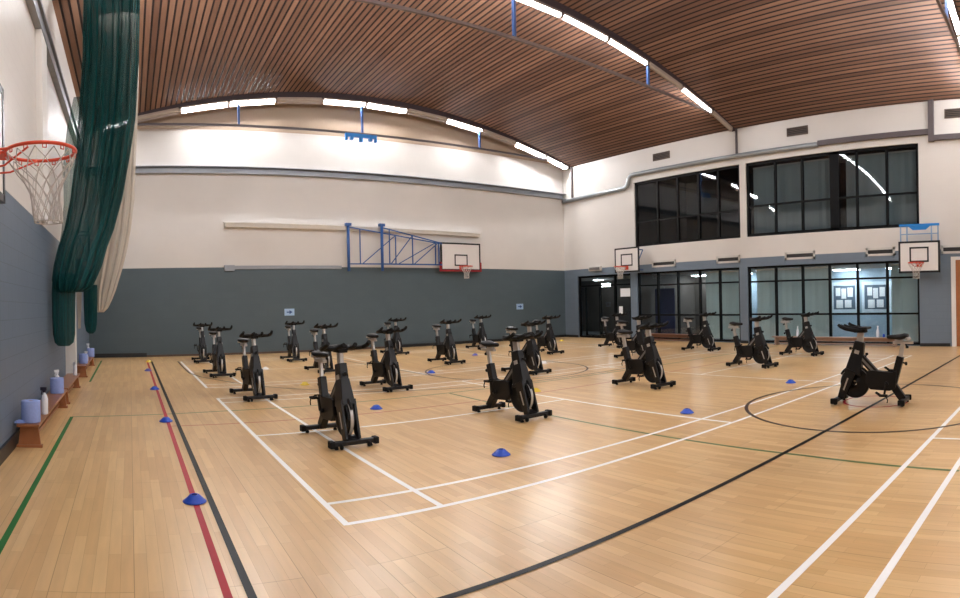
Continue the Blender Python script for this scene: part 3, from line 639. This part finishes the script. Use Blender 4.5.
make_hoop('basketball_hoop', 'distant orange hoop on the left wall, half hidden behind the hanging nets', 1.2, 0.88, 2.86, 3.03, 0.38, (XL + 0.39, 15.9, 0), PI / 2, 'basketball hoops', frame='blue_dark')

# ---------------------------------------------------------------- pilaster and hanging nets at the left wall
struct(MB().box(XL, XL + 0.22, 12.75, 13.0, 0, 3.0).build('trim_10', 'white'))
struct(MB().box(XL, XL + 0.1, 9.1, 9.7, 3.02, 5.975).build('trim_11', 'white'))
def loft(name, levels, y, dep, m, parent, pleats=14, nseg=96, amp=0.16, seed=1):
    """levels: (z, x_left, x_right[, dy]); a pleated closed bundle of netting"""
    rnd = random.Random(seed); ph = [rnd.uniform(0, 6.28) for _ in range(6)]
    bm = bmesh.new(); uvl = bm.loops.layers.uv.new('UVMap'); rings = []
    L = []
    for (a, b_) in zip(levels, levels[1:]):
        n = max(2, int(abs(a[0] - b_[0]) / 0.12))
        for k in range(n): f = k / n; L.append(tuple(a[i] + (b_[i] - a[i]) * f for i in range(4)))
    L.append(levels[-1])
    for z, x0, x1, dy in L:
        cx, rx = (x0 + x1) / 2, (x1 - x0) / 2; ring = []
        for k in range(nseg):
            a = 2 * PI * k / nseg
            wv = 1 + amp * (0.6 * math.sin(pleats * a + ph[0] + 0.3 * math.sin(z * 1.3)) + 0.4 * math.sin(pleats * 1.7 * a // 1 * 1.0 + ph[1]) + 0.3 * math.sin(3 * a + z * 0.8 + ph[2]))
            ring.append(bm.verts.new((cx + rx * math.cos(a) * (0.92 + 0.08 * wv), y + dy + dep * math.sin(a) * wv * min(1, rx / 0.25), z)))
        rings.append(ring)
    for i in range(len(rings) - 1):
        for k in range(nseg):
            f = bm.faces.new([rings[i][k], rings[i][(k + 1) % nseg], rings[i + 1][(k + 1) % nseg], rings[i + 1][k]]); f.smooth = True
            for l, (u, v) in zip(f.loops, ((k, i), (k + 1, i), (k + 1, i + 1), (k, i + 1))): l[uvl].uv = (u / nseg, v * 0.12)
    bm.faces.new(rings[-1]); bm.faces.new(rings[0][::-1])
    bmesh.ops.recalc_face_normals(bm, faces=bm.faces[:])
    me = bpy.data.meshes.new(name); bm.to_mesh(me); bm.free(); me.materials.append(M[m])
    o = bpy.data.objects.new(name, me); COL.objects.link(o); o.parent = parent; return o
cur = thing('division_net', 'dark green division net gathered and looped up beside the left wall', 'sports net', (0, 0, 0))
NY = 11.15
loft('net_body', [(7.56, -0.76, 0.3, 0), (7.45, -0.76, 0.29, 0), (6.3, -0.8, 0.25, 0), (5.17, -0.9, 0.16, 0), (4.42, -0.97, 0.03, 0), (3.68, -1.08, -0.12, 0), (3.1, -1.18, -0.27, -0.2), (2.75, -1.27, -0.39, -0.45), (2.4, -1.33, -0.48, -0.65), (2.15, -1.35, -0.58, -0.75), (2.0, -1.33, -0.66, -0.75), (1.93, -1.25, -0.8, -0.75)], NY, 0.24, 'net_green', cur, 17, nseg=160, amp=0.3)
loft('net_tail', [(2.25, -1.34, -0.93, -0.75), (1.9, -1.36, -0.94, -0.75), (1.5, -1.36, -0.95, -0.75), (1.2, -1.35, -0.96, -0.75), (1.05, -1.32, -0.99, -0.75), (0.99, -1.26, -1.06, -0.75)], NY, 0.16, 'net_green', cur, 7, 48, amp=0.14, seed=4)
loft('net_tail', [(2.1, -0.9, -0.62, 0.5), (1.7, -0.9, -0.63, 0.5), (1.35, -0.89, -0.64, 0.5), (1.2, -0.86, -0.67, 0.5), (1.15, -0.8, -0.72, 0.5)], NY, 0.1, 'net_green', cur, 6, 48, amp=0.14, seed=5)
loft('net_edge', [(5.6, -0.98, -0.8, -0.05), (5.0, -1.12, -0.9, -0.05), (4.3, -1.2, -0.98, -0.05), (3.6, -1.2, -1.02, -0.05), (3.1, -1.25, -1.1, -0.05), (2.8, -1.3, -1.2, -0.05)], NY, 0.06, 'net_green_thin', cur, 5, 40, seed=8)
wn = thing('cricket_net', 'cream cricket net hanging in folds behind the green net', 'sports net', (0, 0, 0))
loft('net_body', [(7.5, -0.515, 0.288, 0.75), (6.11, -0.515, 0.258, 0.75), (5.16, -0.515, 0.206, 0.75), (3.77, -0.567, 0.124, 0.75), (3.19, -0.618, 0.041, 0.75), (2.73, -0.680, -0.052, 0.75), (2.39, -0.721, -0.144, 0.75), (2.01, -0.762, -0.268, 0.75), (1.80, -0.742, -0.350, 0.75), (1.64, -0.700, -0.433, 0.75), (1.56, -0.639, -0.515, 0.75)], NY, 0.12, 'net_white', wn, 14, amp=0.25, seed=11)
MB().tube([(-0.1, NY + 0.75, 7.45), (-0.1, NY + 0.75, zc(-0.1) - 0.002)], 0.02, 8).build('hanging_cord', 'cord', wn)
loft('net_tail', [(2.2, -1.05, -0.93, 0.6), (1.7, -1.04, -0.95, 0.6), (1.25, -1.02, -0.97, 0.6)], NY, 0.04, 'net_white', wn, 4, 24, seed=3)

# ---------------------------------------------------------------- benches
def bench(label, x, y0, y1, wd=0.27, h=0.29, top='bench_wood'):
    L_ = y1 - y0
    t = thing('gym_bench', label, 'bench', (x, (y0 + y1) / 2, 0), 0, 'low wooden benches')
    MB().box(-wd / 2, wd / 2, -L_ / 2, L_ / 2, h - 0.035, h, 0.008).build('seat', top, t)
    MB().box(-0.02, 0.02, -L_ / 2 + 0.15, L_ / 2 - 0.15, h - 0.14, h - 0.035).box(-0.025, 0.025, -L_ / 2 + 0.2, L_ / 2 - 0.2, 0.05, 0.09).build('rail', top, t)
    n = 2 if L_ < 3.2 else 3
    for k in range(n):
        y = -L_ / 2 + 0.12 + (L_ - 0.24) * k / (n - 1)
        MB().prism([(-wd / 2 + 0.03, h - 0.035), (-wd / 2, 0.02), (wd / 2, 0.02), (wd / 2 - 0.03, h - 0.035)], y - 0.02, y + 0.02).box(-wd / 2 - 0.02, wd / 2 + 0.02, y - 0.035, y + 0.035, 0, 0.035, 0.005).build('leg', top, t)
    return t
bench('near wooden bench along the left wall carrying a big blue paper roll', XL + 0.19, 6.85, 9.95)
bench('second wooden bench along the left wall, ending at the white pilaster', XL + 0.19, 10.1, 12.5)
bench('far wooden bench beyond the white pilaster in the back left corner', XL + 0.2, 14.2, 17.4)
bench('pale wooden bench under the larger ground floor window', XR - 0.22, 5.2, 8.3, top='bench_pale')
bench('second pale wooden bench under the larger ground floor window', XR - 0.22, 8.45, 9.6, top='bench_pale')
bench('reddish wooden bench under the smaller ground floor window', XR - 0.22, 12.9, 15.5, top='bench_red')
BH = 0.292
def roll(label, x, y, r, h):
    t = thing('paper_roll', label, 'paper roll', (x, y, BH), 0, 'blue paper rolls on the benches')
    MB().lathe([(0, 0), (r, 0), (r * 1.01, 0.01), (r * 1.0, h - 0.01), (r * 0.97, h), (r * 0.32, h), (r * 0.32, h - 0.02)], n=28).build('paper', 'roll_blue', t)
    MB().lathe([(r * 0.32, 0.005), (r * 0.32, h - 0.005), (r * 0.28, h - 0.005), (r * 0.28, 0.005), (r * 0.32, 0.005)], n=20).build('core', 'bench_pale', t)
    return t
t = roll('largest blue paper roll, at the near end of the left bench', XL + 0.2, 7.02, 0.115, 0.25)
MB().box(-0.22, -0.1, -0.1, 0.02, 0.0, 0.012).box(-0.19, -0.12, -0.08, 0.0, 0.012, 0.03).build('loose_sheet', 'roll_blue', t)
for ch in t.children:
    if ch.name.startswith('loose'): ch.location = (0.04, -0.02, 0.0)
roll('blue paper roll on the near bench further along the left wall', XL + 0.21, 9.5, 0.11, 0.24)
roll('blue paper roll on the far bench beyond the white pilaster', XL + 0.22, 14.8, 0.11, 0.24)
roll('blue paper roll at the far end of the last left bench', XL + 0.26, 16.9, 0.11, 0.24)
def spray(label, x, y, z=BH, dark=False, h=0.26, plain=False):
    t = thing('spray_bottle', label, 'bottle', (x, y, z), random.uniform(-1, 1), 'spray bottles on the benches')
    MB().lathe([(0, 0), (0.04, 0), (0.043, 0.01), (0.043, h * 0.55), (0.03, h * 0.7), (0.015, h * 0.76), (0.015, h * 0.82), (0, h * 0.82)], n=16).build('bottle_body', 'bottle_white', t)
    MB().box(-0.055, 0.03, -0.012, 0.012, h * 0.88, h, 0.004).box(-0.02, 0.018, -0.014, 0.014, h * 0.8, h * 0.9, 0.003).bar((-0.03, 0, h * 0.9), (-0.045, 0, h * 0.72), 0.01, 0.012).build('spray_head', 'bottle_dark' if dark else 'bottle_white', t)
    return t
spray('white spray bottle with dark head behind the largest blue roll', XL + 0.29, 7.55, dark=True, h=0.34)
spray('white spray bottle standing on the near left bench behind the second blue roll', XL + 0.18, 9.8, h=0.34)
spray('white spray bottle next to the pilaster on the second left bench', XL + 0.26, 12.1)
spray('white spray bottle on the far left bench', XL + 0.26, 15.4)
spray('white spray bottle behind the last blue roll of the far left bench', XL + 0.18, 17.2, h=0.36)
spray('tall white spray bottle on the bench behind the instructor bike', XR - 0.2, 5.9, h=0.36)
spray('white spray bottle on the bench behind the rightmost front row bike', XR - 0.2, 8.7, h=0.34)
tag(MB().lathe([(0, 0), (0.035, 0), (0.036, 0.09), (0.03, 0.1), (0, 0.1)], c=(XR - 0.2, 5.7, BH), n=16).build('blue_cup', 'cone_blue'), 'small blue cup beside the tall spray bottle on the right bench', 'cup')

# ---------------------------------------------------------------- training cones (low dome discs)
CONES = [(0.51, 4.94, 'blue', 'nearest blue disc cone, on the red line at lower left'),
 (0.49, 8.52, 'blue', 'second blue disc cone along the red line'), (0.47, 11.96, 'blue', 'third blue disc cone along the red line'),
 (0.45, 15.58, 'purple', 'fourth, bluish violet disc cone along the red line'), (0.55, 18.2, 'yellow', 'yellow disc cone at the far end of the red line'),
 (3.63, 5.12, 'blue', 'blue disc cone in front of the second bike of the front row'), (6.71, 5.01, 'blue', 'blue disc cone inside the white court line right of the middle'),
 (9.93, 5.0, 'blue', 'blue disc cone between the instructor bike and the front row'),
 (3.67, 8.46, 'blue', 'blue disc cone between the first two bikes of the front row'), (6.69, 8.33, 'yellow', 'yellow disc cone half hidden behind the second front row bike'),
 (3.5, 11.7, 'yellow', 'yellow disc cone left behind the nearest bike'), (6.69, 12.18, 'blue', 'blue disc cone in the centre between the second and third bike rows'),
 (9.89, 11.95, 'white', 'white disc cone beside the front foot of the middle second row bike'), (3.45, 15.06, 'white', 'white disc cone behind the leftmost bikes'),
 (9.98, 15.35, 'purple', 'violet disc cone in the far middle of the floor'), (6.7, 15.4, 'blue', 'blue disc cone far back near the left centre bikes'),
 (15.97, 18.15, 'yellow', 'yellow disc cone at the back right near the lobby')]
protoc = {}
for x, y, col, lab in CONES:
    if col not in protoc:
        o = MB().lathe([(0.098, 0.0), (0.1, 0.004), (0.09, 0.012), (0.062, 0.036), (0.042, 0.056), (0.03, 0.06), (0.024, 0.058), (0.038, 0.052), (0.058, 0.033), (0.085, 0.009), (0.098, 0.0)], n=28).build('disc_cone', 'cone_' + col)
        protoc[col] = o
    else:
        o = protoc[col].copy(); COL.objects.link(o)
    o.location = (x, y, 0.004); tag(o, lab, 'training cone', 'disc cones on the floor')

# ---------------------------------------------------------------- indoor cycles
def make_bike():
    """local +x is the front; feet at x=+-0.5"""
    t = thing('exercise_bike', 'bike', 'exercise bike')
    b = MB()
    b.bar((0.165, 0, 0.92), (0.21, 0, 0.70), 0.1, 0.15, upv=(1, 0, 0), bev=0.014, h2=0.19)
    b.bar((0.205, 0, 0.74), (0.275, 0, 0.44), 0.11, 0.18, upv=(1, 0, 0), bev=0.014, w2=0.17, h2=0.25)
    for s_ in (-1, 1): b.bar((0.29, s_ * 0.08, 0.5), (0.455, s_ * 0.08, 0.08), 0.034, 0.17, upv=(1, 0, 0), bev=0.008, h2=0.1)
    b.bar((0.18, 0, 0.72), (-0.08, 0, 0.44), 0.09, 0.1, upv=(0, 0, 1), bev=0.01)
    b.bar((-0.45, 0, 0.70), (-0.32, 0, 0.24), 0.09, 0.105, upv=(1, 0, 0), bev=0.01)
    b.bar((-0.3, 0, 0.32), (-0.48, 0, 0.07), 0.09, 0.11, upv=(1, 0, 0), bev=0.01)
    b.bar((0.38, 0, 0.1), (0.5, 0, 0.07), 0.12, 0.06, bev=0.008)
    b.build('frame', 'bike_black', t)
    MB().prism([(0.06, 0.48), (-0.03, 0.5), (-0.3, 0.455), (-0.4, 0.5), (-0.38, 0.24), (-0.29, 0.2), (0.0, 0.215), (0.08, 0.3)], -0.07, 0.08, bev=0.016).build('chain_guard', 'bike_plastic', t)
    fw = MB().lathe([(0.035, -0.035), (0.035, -0.02), (0.16, -0.014), (0.19, -0.028), (0.216, -0.028), (0.224, -0.016), (0.224, 0.016), (0.216, 0.028), (0.19, 0.028), (0.16, 0.014), (0.035, 0.02), (0.035, 0.035)], c=(0.25, 0, 0.3), axis='Y', n=40).lathe([(0, -0.06), (0.022, -0.06), (0.022, 0.06), (0, 0.06)], c=(0.25, 0, 0.3), axis='Y', n=16).build('flywheel', 'bike_plastic', t)
    MB().lathe([(0.2245, -0.02), (0.228, -0.018), (0.228, 0.018), (0.2245, 0.02)], c=(0.25, 0, 0.3), axis='Y', n=40).build('flywheel_rim', 'bike_silver', fw)
    MB().tube([(0.06, 0, 0.46)] + [(0.25 + 0.248 * math.cos(math.radians(a)), 0, 0.3 + 0.248 * math.sin(math.radians(a))) for a in range(142, 20, -14)], 0.02, 8).build('wheel_guard', 'bike_plastic', t)
    MB().bar((0.195, 0, 0.79), (0.21, 0, 0.74), 0.124, 0.07, upv=(1, 0, 0)).build('badge', 'bike_silver', t)
    for s_ in (-1, 1):
        MB().bar((0.335, s_ * 0.0985, 0.38), (0.405, s_ * 0.0985, 0.2), 0.004, 0.022, upv=(1, 0, 0)).build('fork_stripe', 'bike_silver', t)
        MB().bar((0.13, s_ * 0.0465, 0.665), (-0.05, s_ * 0.0465, 0.475), 0.003, 0.034).build('beam_stripe', 'bike_grey', t)
    MB().bar((0.36, 0, 0.48), (0.455, 0, 0.3), 0.09, 0.04, upv=(1, 0, 0), bev=0.008).build('front_cover', 'bike_plastic', t)
    for x, wd, nm in ((0.5, 0.27, 'front_foot'), (-0.5, 0.25, 'rear_foot')):
        f = MB().box(x - 0.035, x + 0.035, -wd, wd, 0.035, 0.09, 0.012).build(nm, 'bike_black', t)
        for s_ in (-1, 1):
            MB().box(x - 0.05, x + 0.05, s_ * wd - 0.03, s_ * wd + 0.03, 0.02, 0.1, 0.014).build('end_cap', 'rubber', f)
            MB().lathe([(0, 0), (0.022, 0), (0.025, 0.006), (0.022, 0.024), (0, 0.04)], c=(x, s_ * (wd - 0.06), 0.0), n=14).build('leveller', 'rubber', f)
            if nm == 'front_foot': MB().lathe([(0, -0.014), (0.028, -0.014), (0.032, 0), (0.028, 0.014), (0, 0.014)], c=(x + 0.05, s_ * (wd - 0.1), 0.034), axis='Y', n=16).build('transport_wheel', 'rubber', f)
    MB().bar((0.15, 0, 1.06), (0.17, 0, 0.88), 0.05, 0.1, upv=(1, 0, 0), bev=0.008).build('handlebar_post', 'bike_silver', t)
    b = MB()
    b.box(0.06, 0.25, -0.06, 0.06, 1.05, 1.1, 0.012)
    b.tube([(0.13, -0.2, 1.095), (0.13, -0.1, 1.09), (0.13, 0, 1.09), (0.13, 0.1, 1.09), (0.13, 0.2, 1.095)], 0.027, 8)
    for s_ in (-1, 1):
        b.tube([(0.13, s_ * 0.15, 1.09), (0.14, s_ * 0.21, 1.095), (0.2, s_ * 0.25, 1.1), (0.3, s_ * 0.265, 1.12), (0.38, s_ * 0.26, 1.15), (0.42, s_ * 0.255, 1.18)], [0.026, 0.026, 0.028, 0.028, 0.026, 0.022], 8)
        b.tube([(0.14, s_ * 0.08, 1.095), (0.25, s_ * 0.1, 1.105), (0.36, s_ * 0.09, 1.125), (0.44, s_ * 0.07, 1.155)], 0.026, 8)
        b.tube([(0.31, s_ * 0.1, 1.11), (0.28, s_ * 0.17, 1.11), (0.25, s_ * 0.25, 1.11)], 0.02, 8)
    b.build('handlebar', 'rubber', t)
    MB().box(0.02, 0.17, -0.14, 0.14, 1.1, 1.135, 0.014).box(0.17, 0.25, -0.045, 0.045, 1.1, 1.15, 0.012).build('arm_pad', 'bike_plastic', t)
    MB().tube([(0.1, 0, 0.66), (0.07, 0, 0.72)], 0.012, 8).lathe([(0, 0), (0.022, 0), (0.026, 0.015), (0.02, 0.035), (0, 0.038)], c=(0.065, 0, 0.715), n=14).build('tension_knob', 'bike_plastic', t)
    MB().tube([(0.235, 0, 0.82), (0.305, 0, 0.815)], 0.01, 8).lathe([(0, 0), (0.022, 0), (0.022, 0.03), (0, 0.03)], c=(0.3, 0, 0.815), axis='X', n=12).build('height_knob', 'bike_plastic', t)
    MB().bar((-0.49, 0, 0.9), (-0.445, 0, 0.68), 0.04, 0.065, upv=(1, 0, 0), bev=0.006).build('seat_post', 'bike_silver', t)
    MB().box(-0.64, -0.34, -0.03, 0.03, 0.885, 0.925, 0.006).build('seat_slider', 'bike_silver', t)
    bm_ = MB(); prof = [(-0.565, 0.02, 0.02), (-0.56, 0.095, 0.035), (-0.51, 0.12, 0.043), (-0.45, 0.11, 0.043), (-0.39, 0.07, 0.038), (-0.31, 0.035, 0.032), (-0.26, 0.026, 0.028), (-0.245, 0.01, 0.015)]
    rings = []
    for x, w_, h_ in prof: rings.append([bm_.bm.verts.new((x, w_ * math.cos(a), 0.985 + h_ * math.sin(a) + (0.015 if x < -0.5 else 0))) for a in [2 * PI * k / 14 for k in range(14)]])
    for A, B in zip(rings, rings[1:]):
        for k in range(14): f = bm_.bm.faces.new([A[k], A[(k + 1) % 14], B[(k + 1) % 14], B[k]]); f.smooth = True
    bm_.bm.faces.new(rings[0]); bm_.bm.faces.new(rings[-1][::-1])
    sad = bm_.build('saddle', 'bike_plastic', t)
    MB().tube([(-0.555, -0.09, 0.965), (-0.575, -0.04, 0.96), (-0.58, 0.04, 0.96), (-0.555, 0.09, 0.965)], 0.022, 8).build('saddle_bumper', 'bike_silver', sad)
    MB().box(-0.49, -0.37, -0.025, 0.025, 0.92, 0.955).build('saddle_clamp', 'bike_silver', t)
    MB().tube([(-0.44, 0, 0.62), (-0.52, 0, 0.6)], 0.012, 8).lathe([(0, 0), (0.026, 0), (0.026, 0.028), (0, 0.03)], c=(-0.545, 0, 0.595), axis='X', n=12).build('seat_knob', 'bike_plastic', t)
    MB().tube([(-0.52, 0, 0.89), (-0.55, 0, 0.85)], 0.01, 8).lathe([(0, 0), (0.022, 0), (0.022, 0.035), (0, 0.035)], c=(-0.55, 0, 0.82), n=12).build('slider_knob', 'bike_plastic', t)
    cx, cz = -0.25, 0.31
    for s_, a in ((1, 280), (-1, 100)):
        ex, ez = cx + 0.165 * math.cos(math.radians(a)), cz + 0.165 * math.sin(math.radians(a))
        cr = MB().lathe([(0, 0), (0.03, 0), (0.03, 0.03), (0, 0.03)], c=(cx, 0.085 if s_ > 0 else -0.105, cz), axis='Y', n=14).bar((cx, s_ * 0.11, cz), (ex, s_ * 0.12, ez), 0.016, 0.032).build('crank', 'bike_plastic', t)
        MB().box(ex - 0.055, ex + 0.055, min(s_ * 0.13, s_ * 0.22), max(s_ * 0.13, s_ * 0.22), ez - 0.014, ez + 0.014, 0.006).tube([(ex + 0.04, s_ * 0.135, ez), (ex + 0.11, s_ * 0.145, ez + 0.045), (ex + 0.11, s_ * 0.205, ez + 0.045), (ex + 0.04, s_ * 0.215, ez)], 0.01, 6).tube([(ex - 0.04, s_ * 0.2, ez), (ex - 0.07, s_ * 0.2, ez - 0.06), (ex - 0.06, s_ * 0.2, ez - 0.1)], 0.008, 6).build('pedal', 'rubber', cr)
    return t
BIKES = [  # x, y, yaw of the front, label
 (2.41, 6.77, -87, 'nearest black exercise bike, leftmost of the front row, astride a white court line'),
 (5.02, 6.83, -87, 'black exercise bike second from left in the front row, behind a blue cone'),
 (8.39, 7.27, -92, 'black exercise bike in the middle of the front row'),
 (11.95, 7.02, -93, 'black exercise bike second from the right in the front row'),
 (14.76, 7.09, -94, 'black exercise bike ending the front row at right, before the larger ground window'),
 (2.15, 10.49, -85, 'black exercise bike leftmost of the second row, left behind the nearest bike'),
 (4.73, 10.46, -86, 'black exercise bike second from the left in the second row'),
 (8.32, 10.71, -87, 'black exercise bike in the middle of the second row, partly behind a front row bike'),
 (12.2, 10.84, -91, 'black exercise bike of the second row overlapped by the middle front row bike'),
 (15.07, 10.67, -90, 'black exercise bike rightmost of the second row, before the smaller ground window'),
 (2.08, 14.12, -87, 'black exercise bike leftmost of the third row'),
 (4.62, 13.93, -87, 'black exercise bike of the third row showing behind the nearest bike'),
 (8.14, 13.98, -91, 'black exercise bike in the centre of the third row, before the back wall'),
 (11.9, 14.26, -94, 'black exercise bike of the third row, just left of the lobby corner'),
 (14.75, 14.04, -96, 'black exercise bike ending the third row at right, before the lobby glazing'),
 (2.15, 17.85, -91, 'black exercise bike leftmost of the back row'),
 (4.79, 17.2, -92, 'black exercise bike of the back row under the left arrow sign'),
 (8.32, 17.62, -92, 'black exercise bike of the back row, third from left, partly behind another'),
 (11.5, 17.4, -97, 'black exercise bike rightmost of the back row, left of an arrow sign'),
 (8.37, 2.88, 94, 'black instructor bike at the right, facing the rows of other bikes'),
]
proto = make_bike()
for i, (x, y, a, lab) in enumerate(BIKES):
    o = proto if i == 0 else copy_tree(proto)
    o.location = (x, y, 0.004); o.rotation_euler = (0, 0, math.radians(a)); o['label'] = lab; o['group'] = 'exercise bikes on the hall floor'
